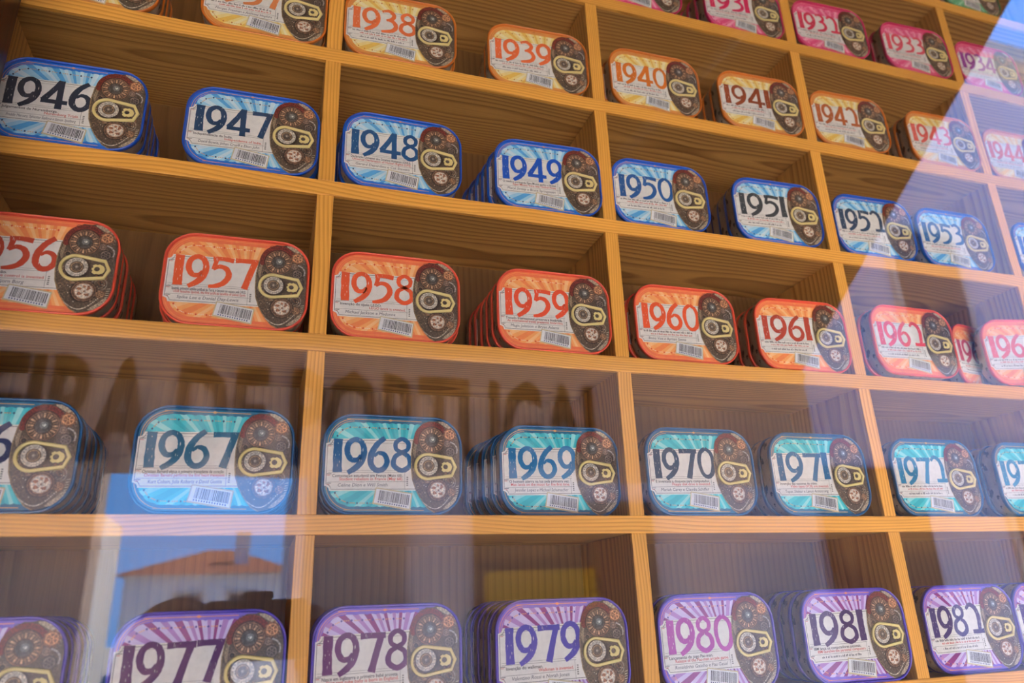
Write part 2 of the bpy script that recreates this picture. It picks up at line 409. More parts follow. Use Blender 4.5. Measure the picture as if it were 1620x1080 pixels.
def globe_mesh():
    mb = MB(); k = 18; cx, cy = .318, -.178
    fan(mb, gearpts(cx, cy, .086, 22, .07), lin((58, 44, 38)), k); annulus(mb, cx, cy, .071, .008, lin((122, 94, 76)), k+1, 28)
    disc(mb, cx, cy, .062, lin((150, 112, 88)), k+2, 26); disc(mb, cx, cy, .054, lin((216, 206, 192)), k+2.5, 26)
    rnd = random.Random(5)
    for bx_, by_, rx, ry in ((-.030, .014, .016, .012), (-.024, -.022, .018, .014), (.022, -.026, .020, .013), (.026, .022, .014, .018), (.000, .034, .013, .009), (.002, -.002, .008, .006)):
        fan(mb, [(cx+bx_+rx*rnd.uniform(.55, 1.2)*cos(2*pi*i/12), cy+by_+ry*rnd.uniform(.55, 1.2)*sin(2*pi*i/12)) for i in range(12)], lin((156, 106, 80)), k+3)
    return mb.mesh('globe_emblem', M_gear)
def ring_mesh():
    """raised cream ring pull: round at the left, blunt point at the right"""
    cx, cy, r = .243, -.010, .100
    # outline: arc from about +72 deg round the left to -72 deg, then the three blunt corners
    out = arc(cx, cy, r, r, radians(76), radians(284), 26)+[(.428, -.083), (.461, -.010), (.424, .064)]
    n = len(out)
    def off(d):
        Q = []
        for i in range(n):
            a, b = out[(i-1) % n], out[(i+1) % n]; dx, dy = b[0]-a[0], b[1]-a[1]; l = sqrt(dx*dx+dy*dy)
            f = 1.0 if i < n-3 else 1.15
            Q.append((out[i][0]-dy/l*d*f, out[i][1]+dx/l*d*f))
        return Q
    def R3(pts, h): return [(a*TW, YL-h, TH/2+b*TW) for a, b in pts]
    b0 = 13*.00006
    mb = MB(); mb.loft([R3(off(0), b0), R3(off(.001), b0+.0009), R3(off(.005), b0+.0013), R3(off(.017), b0+.0013), R3(off(.021), b0+.0009), R3(off(.022), b0)])
    return mb.mesh('pull_ring', M_cream, False)
def tab_mesh():
    mb = MB(); cx, cy = .375, -.010; b0 = 13*.00006
    def R3(pts, h): return [(a*TW, YL-h, TH/2+b*TW) for a, b in pts]
    o = [(cx-.032, cy+.004), (cx-.022, cy+.010), (cx-.028, cy+.024), (cx-.012, cy+.034), (cx, cy+.030), (cx+.014, cy+.036), (cx+.040, cy+.022), (cx+.048, cy), (cx+.040, cy-.026), (cx+.016, cy-.038), (cx, cy-.034), (cx-.014, cy-.038), (cx-.030, cy-.026), (cx-.024, cy-.012), (cx-.032, cy-.006)]
    n = len(o); i_ = [(cx+.018*cos(atan2(b-cy, a-cx)), cy+.018*sin(atan2(b-cy, a-cx))) for a, b in o]
    mb.loft([R3(o, b0), R3(o, b0+.0008), R3(i_, b0+.0008), R3(i_, b0)], smooth=False)
    return mb.mesh('tab_eye', M_cream, False)
def rdial_mesh():
    mb = MB(); k = 15; cx, cy = .250, -.005
    disc(mb, cx+.006, cy-.004, .079, lin((58, 44, 36)), k, 28); annulus(mb, cx, cy, .056, .026, lin((196, 190, 180)), k+1, 30)
    for i in range(16):
        a = 2*pi*i/16; disc(mb, cx+.058*cos(a), cy+.058*sin(a), .0028, lin((90, 78, 70)), k+2, 5)
    disc(mb, cx, cy, .042, lin((96, 72, 54)), k+1, 24); annulus(mb, cx, cy, .034, .006, lin((176, 150, 120)), k+2, 20)
    disc(mb, cx, cy, .026, lin((112, 100, 90)), k+2, 18); annulus(mb, cx, cy, .018, .004, lin((60, 50, 44)), k+3, 16); disc(mb, cx, cy, .008, lin((170, 160, 150)), k+3, 8)
    return mb.mesh('ring_dial', M_gear)

# brush numerals ------------------------------------------------------------------
def bez(p, n=12):
    out = []
    for i in range(len(p)-1):
        p0 = p[max(i-1, 0)]; p1 = p[i]; p2 = p[i+1]; p3 = p[min(i+2, len(p)-1)]
        for k in range(n):
            t = k/n; t2, t3 = t*t, t*t*t
            out.append(tuple(.5*((2*p1[j])+(-p0[j]+p2[j])*t+(2*p0[j]-5*p1[j]+4*p2[j]-p3[j])*t2+(-p0[j]+3*p1[j]-3*p2[j]+p3[j])*t3) for j in (0, 1)))
    out.append(p[-1]); return out
def widths(ws, n):
    m = len(ws)-1
    return [ws[min(int(i/n*m), m-1)]*(1-(i/n*m-min(int(i/n*m), m-1)))+ws[min(int(i/n*m), m-1)+1]*(i/n*m-min(int(i/n*m), m-1)) for i in range(n+1)]
#  glyph: list of (points, widths) in a box 0..1 high; advance width
G = {
 '1': ([([(.16, 1.0), (.15, .5), (.17, 0)], [.31, .29, .32])], .36),
 '9': ([([(.62, .50), (.50, .36), (.27, .36), (.12, .58), (.17, .84), (.40, .97), (.64, .88), (.74, .62), (.66, .34), (.47, .13), (.16, -.04)], [.10, .16, .19, .20, .19, .18, .19, .21, .23, .21, .15])], .84),
 '4': ([([(.66, 1.0), (.40, .62), (.10, .24)], [.20, .19, .22]), ([(.03, .22), (.5, .22), (.98, .22)], [.17, .17, .18]), ([(.66, 1.02), (.67, .5), (.68, -.04)], [.22, .20, .23])], .98),
 '5': ([([(.10, .92), (.45, .94), (.86, .90)], [.17, .16, .19]), ([(.24, .96), (.20, .76), (.14, .56)], [.17, .16, .14]), ([(.14, .56), (.36, .67), (.62, .60), (.72, .38), (.56, .14), (.30, .02), (.02, -.02)], [.10, .16, .19, .21, .20, .17, .11])], .88),
 '6': ([([(.64, 1.02), (.36, .82), (.16, .52), (.14, .22), (.34, .03), (.60, .07), (.74, .28), (.64, .50), (.42, .55), (.26, .44)], [.17, .20, .22, .21, .19, .19, .19, .18, .14, .07])], .86),
 '7': ([([(.02, .90), (.40, .91), (.90, .91)], [.19, .17, .19]), ([(.76, .93), (.60, .50), (.42, -.04)], [.21, .21, .24])], .88),
 '8': ([([(.42, .56), (.20, .66), (.19, .86), (.42, .98), (.65, .86), (.63, .66), (.42, .56), (.16, .42), (.12, .16), (.42, .01), (.72, .16), (.68, .42), (.42, .56)], [.14, .15, .17, .15, .17, .15, .15, .17, .19, .17, .19, .17, .14])], .84),
 '3': ([([(.06, .92), (.36, 1.0), (.60, .84), (.52, .64), (.26, .54)], [.12, .17, .19, .18, .10]), ([(.26, .56), (.56, .52), (.70, .30), (.52, .08), (.04, -.02)], [.10, .19, .20, .19, .12])], .80),
 '2': ([([(.06, .84), (.30, .99), (.58, .88), (.70, .62), (.68, .34), (.64, .08)], [.12, .17, .20, .21, .20, .18]), ([(.22, .06), (.55, .06), (.96, .08)], [.16, .17, .17])], .96),
 '0': ([([(.44, .99), (.18, .82), (.10, .48), (.22, .12), (.46, .0), (.70, .14), (.80, .50), (.70, .84), (.44, .99)], [.16, .18, .17, .15, .17, .19, .18, .16, .15])], .90),
}
def year_mesh(txt, col):
    rnd = random.Random(int(txt)); mb = MB(); k = 9
    Hh = .234; x = -.424; y = -.062; tot = sum(G[c][1] for c in txt)+.02*3
    sxx = min(.56/(tot*Hh), .92) 
    for ci, c in enumerate(txt):
        strokes, adv = G[c]
        base = y+.006*ci
        for si, (pts, ws) in enumerate(strokes):
            path = bez(pts, 7 if len(pts) > 4 else 5); wl = widths(ws, len(path)-1)
            wl = [a*(1+rnd.uniform(-.06, .06)) for a in wl]
            ribbon(mb, [(x+px_*Hh*sxx, base+py_*Hh) for px_, py_ in path], [a*Hh*.86 for a in wl], col, k+si*.3)
        x += (adv+.02)*Hh*sxx
    return mb.mesh('year_number', M_digit)

# small print ------------------------------------------------------------------
def text_polys(s, size, x, y, sx_=1.0, maxw=None, bold=0.0, shear=0.0, right=None):
    cu = bpy.data.curves.new('t', 'FONT'); cu.body = s; cu.size = size; cu.resolution_u = 2; cu.shear = shear; cu.offset = bold*size
    o = bpy.data.objects.new('t', cu); C.objects.link(o)
    me = bpy.data.meshes.new_from_object(o); vs = [tuple(v.co) for v in me.vertices]; fs = [tuple(p.vertices) for p in me.polygons]
    bpy.data.objects.remove(o); bpy.data.curves.remove(cu); bpy.data.meshes.remove(me)
    if not vs: return [], []
    x0 = min(v[0] for v in vs); wd = max(v[0] for v in vs)-x0
    if maxw and wd*sx_ > maxw: sx_ = maxw/wd
    if right is not None: x = right-wd*sx_
    return [((v[0]-x0)*sx_+x, v[1]+y) for v in vs], fs
def put_text(mb, s, size, x, y, col, k, slope=.02, **kw):
    vs, fs = text_polys(s, size, x, y, **kw)
    mb.raw([P(a, b+(a+.44)*slope, k) for a, b in vs], fs, col)
def words(mb, x0, x1, y, h, col, k, seed, slope=.02):
    rnd = random.Random(seed); x = x0
    while x < x1:
        wd = min(rnd.uniform(.012, .05), x1-x); n = max(1, int(wd/.009))
        for i in range(n):
            a = x+i*.009; hh = h*rnd.choice((.6, .6, .8, 1)); yy = y+(a+.44)*slope
            fan(mb, [(a, yy), (a+.0055, yy), (a+.0055, yy+hh), (a, yy+hh)], col, k)
        x += n*.009+.008
CAP = {
 1937: (None, None, 'Morgan Freeman e Anthony Hopkins'),
 1946: ('Julgamentos de Nuremberga.', 'Nuremberg Trials.', 'Freddie Mercury, Sylvester Stallone e Steven Spielberg'),
 1947: ('Independência da Índia.', 'Independence of India.', 'David Bowie, Johan Cruyff e Elton John'),
 1948: ('Declaração Universal dos Direitos Humanos (ONU).', 'Universal Declaration of Human Rights (UN).', 'Gérard Depardieu e Cat Stevens'),
 1949: ('O médico português Egas Moniz ganha o Nobel.', 'Egas Moniz wins the Nobel Prize.', 'Meryl Streep e Bruce Springsteen'),
 1956: ('Comando de televisão.', 'Remote control is invented', 'Mel Gibson e Bjorn Borg'),
 1957: ('Sputnik, primeiro satélite artificial da Terra, é lançado no espaço pela URSS.', 'USSR launches Sputnik, the first artificial satellite of planet Earth.', 'Spike Lee e Daniel Day-Lewis'),
 1958: ('Invenção do tijolo LEGO.', 'LEGO brick is created.', 'Michael Jackson e Madonna'),
 1959: ('Tratado Internacional preserva a Antártida.', 'An international treaty preserves Antarctica.', 'Magic Johnson e Bryan Adams'),
 1960: (None, None, 'Bono Vox e Ayrton Senna'),
 1967: ('Christiaan Barnard efetua o primeiro transplante de coração.', 'Christiaan Barnard performs the first heart transplant', 'Kurt Cobain, Julia Roberts e David Guetta'),
 1968: ('Contestação estudantil em França (Maio 68).', 'Student rebelism in France (May 68).', 'Céline Dion e Will Smith'),
 1969: ('O homem aterra na lua pela primeira vez.', 'Man lands on the moon for the first time.', 'Jennifer Lopez e Michael Schumacher'),
 1970: ('É inventada a disquete para computador.', 'Floppy disk drive is invented.', 'Mariah Carey e Claudia Schiffer'),
 1971: ('Invenção das cassetes de vídeo.', 'Video tapes (VCR) are invented.', 'Tupac Shakur e Lance Armstrong'),
 1978: ('Nasce em Inglaterra o primeiro bebé proveta.', 'First test tube baby is born in England.', 'Kobe Bryant e Didier Drogba'),
 1979: ('Invenção do walkman.', 'Walkman is invented.', 'Valentino Rossi e Norah Jones'),
 1980: ('Lançamento do jogo Pac-man.', 'Release of the Pac-man arcade game.', 'Ronaldinho Gaúcho e Pau Gasol'),
 1981: ('IBM lança os computadores pessoais.', 'IBM launches the personal computers.', None),
}
def caption_mesh(yr):
    a, b, c = CAP.get(yr, (None, None, None)); mb = MB(); k = 9
    blk, red, pen = lin((46, 42, 40)), lin((205, 72, 52)), lin((70, 68, 76))
    if a: put_text(mb, a, .030, -.425, -.098, blk, k, maxw=.49, bold=.012)
    else: words(mb, -.425, .05, -.096, .018, blk, k, yr)
    if b: put_text(mb, b, .030, 0, -.121, red, k, maxw=.48, bold=.010, right=.068)
    else: words(mb, -.36, .05, -.119, .016, red, k, yr+9)
    if c: put_text(mb, c, .034, -.385, -.164, pen, k, maxw=.44, shear=.15)
    else: words(mb, -.36, .02, -.160, .018, pen, k, yr+17)
    return mb.mesh('caption', M_text)

# ------------------------------------------------------------------ decade palettes
def pal(rim, edge, r1, r2, r3, line, dot, dot2, **k):
    d = dict(rim=lin(rim), edge=lin(edge), r1=lin(r1), r2=lin(r2), r3=lin(r3), line=lin(line), dot=lin(dot), dot2=lin(dot2)); d.update(k); return d
PAL = {
 192: ('green', pal((40, 110, 70), (70, 150, 100), (120, 200, 150), (170, 225, 190), (100, 180, 130), (230, 200, 120), (30, 80, 60), (220, 190, 120))),
 193: ('pink', pal((205, 40, 100), (226, 62, 122), (240, 120, 160), (250, 170, 195), (232, 80, 135), (240, 150, 160), (190, 30, 80), (250, 200, 210), lace=False)),
 1937: ('orange', pal((206, 112, 40), (222, 148, 78), (248, 226, 150), (250, 238, 190), (240, 196, 96), (200, 120, 60), (200, 120, 60), (230, 170, 90), lace=False)),
 194: ('blue', pal((0, 78, 186), (20, 116, 214), (164, 218, 244), (212, 236, 248), (84, 168, 228), (226, 150, 120), (20, 50, 100), (225, 160, 100))),
 195: ('red', pal((232, 84, 62), (240, 122, 80), (250, 170, 104), (252, 196, 140), (244, 140, 82), (246, 150, 90), (222, 80, 50), (252, 226, 200), lace=False)),
 196: ('teal', pal((12, 88, 140), (14, 104, 140), (64, 200, 212), (150, 226, 228), (38, 178, 196), (222, 170, 110), (12, 70, 110), (226, 160, 90))),
 197: ('purple', pal((84, 66, 180), (120, 96, 204), (216, 200, 240), (176, 130, 200), (140, 50, 130), (240, 150, 110), (70, 50, 150), (240, 170, 110))),
}
DEC = {}
def decade(key):
    if key in DEC: return DEC[key]
    name, p = PAL[key]
    rm = plain(name+'_enamel_rim', p['rim'], .3, 0, .5, coat=.5, var=.06, scale=60)
    DEC[key] = dict(name=name, rim=rim_mesh(rm), lid=lid_mesh(p, M_print)); return DEC[key]
ME_ticket = ticket_mesh(); ME_plate = plate_mesh(); ME_dial = dial_mesh(); ME_globe = globe_mesh(); ME_ring = ring_mesh(); ME_tab = tab_mesh(); ME_rdial = rdial_mesh()
ME_gears = [gear_mesh(.407, .229, .052, 10, lin((134, 92, 70)), lin((205, 150, 110))), gear_mesh(.388, .160, .030, 9, lin((96, 78, 70)), lin((150, 128, 116))),
            gear_mesh(.412, .100, .046, 12, lin((62, 54, 52)), lin((118, 106, 100)), 16), gear_mesh(.417, -.192, .036, 12, lin((112, 84, 66)), lin((176, 136, 104)))]
ME_bar = [barcode_mesh(s) for s in range(4)]

# ------------------------------------------------------------------ cabinet of pine pigeonholes
CW = 1.9055; TV = .098; THK = .103; DEP = .76
cab = empty('shelf_cabinet', W3(1.0, 0, -7.3), 'honey pine display cabinet of open pigeonholes filled with sardine tins behind the shop window', 'shelf cabinet')
cl = cab.location
def cpart(name, x0, x1, y0, y1, z0, z1, mat, bev=.0006):
    a = W3(x0, y0, z0); b = W3(x1, y1, z1)
    o = boxobj(name, a[0]-cl[0], b[0]-cl[0], a[1]-cl[1], b[1]-cl[1], a[2]-cl[2], b[2]-cl[2], mat, cab, bev); return o
XL, XR = -CW+.04, 5*CW+TV
for j in range(-7, 2): cpart('shelf', XL, XR, .03, DEP, j-THK, j, wood_shelf, 0); cpart('lit_edge_strip', XL, XR, 0, .03, j-THK, j, edge_shelf)  # strips added along the front to hold the brightened edge colour
for j in range(-7, 1):
    for i in range(-1, 6):
        x0 = i*CW if i >= 0 else XL-.0
        cpart('divider', x0, x0+TV, .03, DEP, j, j+1-THK, wood_post, 0); cpart('lit_edge_strip', x0, x0+TV, 0.002, .03, j, j+1-THK, edge_post)
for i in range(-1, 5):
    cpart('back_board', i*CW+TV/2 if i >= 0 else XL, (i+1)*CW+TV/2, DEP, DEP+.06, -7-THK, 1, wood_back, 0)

# ------------------------------------------------------------------ tins
MAINCOL = {1930: (205, 45, 90), 1931: (214, 42, 92), 1932: (212, 52, 84), 1933: (222, 78, 96), 1934: (150, 50, 150), 1924: (40, 100, 70),
 1936: (200, 120, 70), 1937: (206, 124, 72), 1938: (226, 112, 62), 1939: (230, 108, 58), 1940: (214, 116, 40), 1941: (146, 68, 34), 1942: (176, 92, 44), 1943: (216, 92, 84), 1944: (208, 92, 44),
 1946: (34, 46, 64), 1947: (26, 62, 98), 1948: (24, 80, 130), 1949: (8, 80, 184), 1950: (30, 88, 152), 1951: (52, 60, 66), 1952: (36, 66, 96), 1953: (42, 96, 150), 1954: (34, 100, 186),
 1956: (192, 68, 42), 1957: (228, 90, 46), 1958: (228, 88, 46), 1959: (232, 82, 48), 1960: (228, 86, 44), 1961: (178, 66, 48), 1962: (212, 68, 84), 1963: (186, 64, 96), 1964: (214, 90, 96),
 1966: (30, 44, 90), 1967: (24, 96, 130), 1968: (10, 92, 146), 1969: (14, 112, 168), 1970: (26, 64, 94), 1971: (20, 96, 142), 1972: (26, 120, 164), 1973: (24, 124, 166),
 1976: (80, 40, 100), 1977: (78, 26, 92), 1978: (100, 46, 106), 1979: (70, 62, 166), 1980: (168, 66, 162), 1981: (70, 46, 96), 1982: (62, 46, 104), 1983: (80, 60, 120)}
# year: (shelf index below it, x centre, set-back, yaw, tins in the stack, sideways step)  - all in shelf units
T = {
 1924: (0, 6.287, .01, -.02, 1, 0),
 1930: (-1, 2.42, .016, -.02, 2, 0), 1931: (-1, 3.429, .02, -.028, 4, 0), 1932: (-1, 4.34, .007, -.04, 2, .01), 1933: (-1, 5.316, .0, -.036, 4, 0), 1934: (-1, 6.222, .006, -.02, 1, 0),
 1936: (-2, -1.40, .02, -.01, 5, .0), 1937: (-2, -.395, .002, .0, 2, .01), 1938: (-2, .49, 0, -.02, 2, .02), 1939: (-2, 1.503, .016, -.04, 4, .015), 1940: (-2, 2.464, .01, -.017, 2, 0), 1941: (-2, 3.415, .0, -.03, 4, .01), 1942: (-2, 4.314, .002, -.03, 2, .0), 1943: (-2, 5.333, .001, -.028, 4, 0), 1944: (-2, 6.254, .02, -.017, 2, 0),
 1946: (-3, -1.374, .007, -.03, 5, 0), 1947: (-3, -.395, .0, -.015, 4, .008), 1948: (-3, .518, .0, .003, 3, -.01), 1949: (-3, 1.525, .013, -.035, 6, -.012), 1950: (-3, 2.40, .02, -.02, 2, 0), 1951: (-3, 3.40, .01, -.035, 5, .02), 1952: (-3, 4.331, .014, -.025, 2, 0), 1953: (-3, 5.18, .02, -.01, 2, .0), 1954: (-3, 6.24, .0, -.02, 2, 0),
 1956: (-4, -1.386, .0, -.02, 6, -.002), 1957: (-4, -.400, .0, -.012, 4, -.004), 1958: (-4, .498, .012, .0, 2, .02), 1959: (-4, 1.505, .0, -.01, 6, -.002), 1960: (-4, 2.472, .012, -.019, 3, 0), 1961: (-4, 3.428, .015, -.035, 3, .01), 1962: (-4, 4.37, -.07, .0, 3, .005), 1963: (-4, 5.325, .165, .20, 1, 0), 1964: (-4, 5.53, -.08, -.22, 1, 0),
 1966: (-5, -1.42, .0, -.03, 6, 0), 1967: (-5, -.419, .0, .012, 4, .01), 1968: (-5, .500, .015, .003, 3, .0), 1969: (-5, 1.525, .10, -.016, 5, -.02), 1970: (-5, 2.440, .0, -.016, 3, .02), 1971: (-5, 3.349, .0, -.007, 3, .01), 1972: (-5, 4.373, .017, -.007, 3, .02), 1973: (-5, 5.331, .008, 0, 4, .0),
 1976: (-6, -1.335, .0, -.01, 5, 0), 1977: (-6, -.395, .0, -.007, 4, .0), 1978: (-6, .500, .06, .005, 3, .0), 1979: (-6, 1.440, .0, -.02, 6, .0), 1980: (-6, 2.413, .0, -.025, 2, .0), 1981: (-6, 3.411, .003, -.03, 4, .01), 1982: (-6, 4.396, .03, -.03, 3, .02), 1983: (-6, 5.16, .0, -.02, 3, .01),
}
NTH = {}
for row in set(v[0] for v in T.values()):
    ys = sorted(y for y in T if T[y][0] == row)
    for i, y in enumerate(ys): NTH[y] = ('leftmost', 'second from left', 'third from left', 'fourth from left', 'fifth from left', 'sixth from left', 'seventh from left', 'eighth from left', 'ninth from left')[i]
ROWN = {0: 'top row', -1: 'pink row', -2: 'orange row', -3: 'blue row', -4: 'red row', -5: 'teal row', -6: 'purple row'}
ORD = ('', 'second', 'third', 'fourth', 'fifth', 'sixth')
WHERE = {0: 'on the highest shelf', -1: 'on the pink row shelf', -2: 'on the orange row shelf', -3: 'on the blue row shelf', -4: 'on the red row shelf', -5: 'on the teal row shelf', -6: 'on the purple row shelf'}
for yr, (sh, xc, dep, yaw, n, step) in T.items():
    key = 192 if yr == 1924 else 193 if yr < 1935 else 1937 if yr < 1945 else 194 if yr < 1955 else 195 if yr < 1965 else 196 if yr < 1975 else 197
    D = decade(key); cname = D['name']; grp = cname+' sardine tins, '+WHERE[sh]
    if yr == 1924: lab = 'green sardine tin in the top right corner on the highest shelf'
    elif yr == 1983: lab = 'purple sardine tin cut off at the right edge beside the 1982 tin'
    elif yr == 1976: lab = 'purple sardine tin cut off at the left edge, front of its stack, left of 1977'
    elif yr == 1936: lab = 'orange sardine tin cut off at the top left corner, left of the 1937 tin'
    elif yr == 1930: lab = 'pink sardine tin cut off at the top edge, left of the 1931 tin'
    elif yr == 1963: lab = 'pinkish red sardine tin set back deep between the 1962 tin and the right edge tin'
    elif yr == 1964: lab = 'pinkish red sardine tin sticking out past the shelf edge at the right edge'
    elif yr == 1973: lab = 'teal sardine tin cut off at the right edge, right of the 1972 tin'
    elif yr == 1966: lab = 'teal sardine tin cut off at the left edge, left of the 1967 tin'
    elif yr == 1954: lab = 'blue sardine tin cut off at the right edge, right of the 1953 tin'
    elif yr == 1944: lab = 'orange sardine tin printed 1944 at the right edge of its row'
    else: lab = f'{cname} sardine tin with {yr} on its ticket, {NTH[yr]} {WHERE[sh]}'
    bx, by, bz = W3(xc, dep, sh)
    r0 = empty('sardine_tin', (bx, by, bz), lab, 'tin', grp, yaw)
    link('body', ME_body, r0); link('rim', D['rim'], r0); link('lid', D['lid'], r0)
    tk = link('ticket', ME_ticket, r0)
    front = [tk]
    link('year_number', year_mesh(str(yr), lin(MAINCOL[yr])), tk); link('caption', caption_mesh(yr), tk)
    link('barcode_stamp', ME_bar[yr % 4], r0)
    gp = link('gear_plate', ME_plate, r0); link('clock_dial', ME_dial, gp); link('globe_emblem', ME_globe, gp)
    for g in ME_gears: link('gear_wheel', g, gp)
    pr = link('pull_ring', ME_ring, r0); link('tab_eye', ME_tab, pr); link('ring_dial', ME_rdial, pr)
    for k in range(1, n):                      # the tins standing behind it
        d = dep + .1225*k
        if d+.12 > DEP: break
        jit = random.uniform(-.006, .006)
        r = r0.copy(); C.objects.link(r); r.location = W3(xc+step*k+jit, d, sh); r.rotation_euler = (0, 0, yaw+random.uniform(-.006, .006))
        ref = {1924: 'green corner', 1983: 'cut off right edge', 1976: 'cut off left edge'}.get(yr, str(yr))
        if yr in (1976, 1983, 1936, 1930, 1973, 1966, 1954):
            side = {1976: 'at the left edge', 1983: 'at the right edge', 1936: 'at the top left corner', 1930: 'at the top edge', 1973: 'at the right edge', 1966: 'at the left edge', 1954: 'at the right edge'}[yr]
            r['label'] = f'{cname} sardine tin, {ORD[k]} from the front in the stack {side}'
        else: r['label'] = f'{cname} sardine tin, {ORD[k]} in the {NTH[yr]} stack, behind {ref}, {ROWN[sh]}'
        link('body', ME_body, r); link('rim', D['rim'], r); link('lid', D['lid'], r); link('ticket', ME_ticket, r)

# ------------------------------------------------------------------ shop window
def mat_glass():
    t = NT('window_glass'); fr = t.n('ShaderNodeFresnel'); fr.inputs['IOR'].default_value = 1.58
    tr = t.n('ShaderNodeBsdfTransparent'); tr.inputs[0].default_value = (.97, .985, .975, 1)
    gl = t.n('ShaderNodeBsdfGlossy'); gl.inputs['Roughness'].default_value = 0.0; gl.inputs[0].default_value = (1, 1, 1, 1)
    mx = t.n('ShaderNodeMixShader'); t.l(fr.outputs[0], mx.inputs[0]); t.l(tr.outputs[0], mx.inputs[1]); t.l(gl.outputs[0], mx.inputs[2])
    t.l(mx.outputs[0], t.out.inputs[0]); return t.m
GY = -.06
win = empty('window_1', (.5, GY, 1.0)); win['kind'] = 'structure'
def wpart(name, x0, x1, y0, y1, z0, z1, mat, bev=.003): return boxobj(name, x0-.5, x1-.5, y0-GY, y1-GY, z0-1.0, z1-1.0, mat, win, bev)
gm = MB(); gm.poly([(-.70, 0, .30), (.62, 0, .30), (.62, 0, 1.62), (-.70, 0, 1.62)])
XJ = -.228
glass = MB(); glass.poly([(XJ-.005-.5, 0, .18), (1.16-.5, 0, .18), (1.16-.5, 0, 1.80), (XJ-.005-.5, 0, 1.80)])
link('pane', glass.mesh('pane', mat_glass(), False), win)
wpart('jamb', XJ-.08, XJ, GY-.03, -.008, 1.08, 2.90, mahog); wpart('jamb', 1.15, 1.23, GY-.03, -.008, 1.08, 2.90, mahog)
wpart('head_rail', XJ-.08, 1.23, GY-.03, -.008, 2.78, 2.90, mahog); wpart('sill', XJ-.12, 1.27, -.13, -.008, 1.38, 1.43, mahog)

# ------------------------------------------------------------------ street outside (seen as reflections in the pane)
def plaster(name, col, var=.1):
    t = NT(name); v = t.obj(); n = t.noise(v, 1.2, 4); n2 = t.noise(v, 30, 3)
    c = t.mix(n.outputs['Fac'], tuple(x*(1-var) for x in col), col)
    t.bsdf(c, .85, 0, .2, bump=n2.outputs['Fac'], bstr=.3, bdist=.004); return t.m
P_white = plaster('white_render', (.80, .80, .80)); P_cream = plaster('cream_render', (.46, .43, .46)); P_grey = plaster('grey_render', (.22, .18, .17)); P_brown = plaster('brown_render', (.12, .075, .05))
P_yellow = plaster('ochre_board', (.42, .24, .02)); P_stone = plaster('limestone', (.5, .46, .40)); M_win = plain('dark_pane', (.03, .035, .045), .15)
P_shop = plaster('shop_render', (.55, .5, .45))
def mat_roof():
    t = NT('terracotta'); v = t.obj(); n = t.noise(v, 6, 3); t.bsdf(t.mix(n.outputs['Fac'], (.10, .040, .028), (.17, .065, .045)), .8, 0, .2); return t.m
M_roof = mat_roof()
def mat_paving():
    t = NT('limestone_setts'); v = t.obj(); b = t.n('ShaderNodeTexVoronoi'); b.inputs['Scale'].default_value = 9; t.l(v, b.inputs['Vector'])
    c = t.mix(b.outputs['Distance'], (.46, .43, .39), (.38, .35, .32)); t.bsdf(c, .8, 0, .2); return t.m
g = boxobj('ground', -30, 40, -60, 8, -.3, 0, mat_paving()); g['kind'] = 'structure'

pv = boxobj('added_dark_pavement', -30, 40, -2.3, -.07, 0, .02, plain('bounce_cut_paving', (.05, .05, .055), .8, scale=12)); pv['kind'] = 'structure'  # unseen dark strip added to cut ground bounce on the shelf undersides
def struct(o): o['kind'] = 'structure'; return o
# shop front wall around the window, in four pieces joined as one wall
wb = MB(); wb.box(-4, XJ-.08, -.07, .35, 0, 5.0); wb.box(1.23, 6, -.07, .35, 0, 5.0); wb.box(XJ-.08, 1.23, -.07, .35, 2.90, 5.0); wb.box(XJ-.08, 1.23, -.07, -.015, 0, 1.38); wb.box(XJ-.08, 1.23, .13, .35, 0, 1.08)
struct(link('wall_front', wb.mesh('wall_front', P_shop, False)))
bb = MB(); bb.box(XJ-.08, 1.25, .20, .24, 1.08, 2.9); struct(link('wall_back', bb.mesh('wall_back', P_brown, False)))

# awning with a lettered valance
M_aw = plain('brown_canvas', (.10, .055, .03), .9, 0, .1, scale=8)
def mat_val():
    t = NT('valance_canvas'); d = t.n('ShaderNodeBsdfDiffuse'); d.inputs[0].default_value = (.58, .44, .36, 1)
    tl = t.n('ShaderNodeBsdfTranslucent'); tl.inputs[0].default_value = (.58, .44, .36, 1)
    mx = t.n('ShaderNodeMixShader'); mx.inputs[0].default_value = .5; t.l(d.outputs[0], mx.inputs[1]); t.l(tl.outputs[0], mx.inputs[2]); t.l(mx.outputs[0], t.out.inputs[0]); return t.m
aw = empty('awning', (0, -.08, 3.2), 'brown canvas awning with a lettered valance above the shop window, seen as a reflection', 'awning')
AX0, AX1, AYF, AZF, AZB = -3.2, 1.57, -1.40, 2.27, 3.20
cb = MB(); cb.raw([(AX0, 0, 0), (AX1, 0, 0), (AX1, AYF+.08, AZF-AZB), (AX0, AYF+.08, AZF-AZB), (AX0, 0, .01), (AX1, 0, .01), (AX1, AYF+.08, AZF-AZB+.01), (AX0, AYF+.08, AZF-AZB+.01)],
   [(0, 1, 2, 3), (7, 6, 5, 4), (0, 4, 5, 1), (2, 6, 7, 3), (1, 5, 6, 2), (0, 3, 7, 4)])
link('canopy', cb.mesh('canopy', M_aw, False), aw)
vb = MB(); NV = 120; top = []; bot = []
for i in range(NV+1):
    x = AX0+(AX1-AX0)*i/NV; yy = AYF+.08+.006*sin(x*9)
    top.append((x, AYF+.08, AZF-AZB)); bot.append((x, yy, 1.905-AZB+.008*abs(sin(x*7))))
vb.loft([top, bot], closed=False); link('valance', vb.mesh('valance', mat_val(), False), aw)
lb = MB(); vs, fs = text_polys('CONSERVEIRA DE PORTUGAL', .325, 0, 1.945-AZB, bold=.03); wd = max(v[0] for v in vs); s_ = 2.26/wd
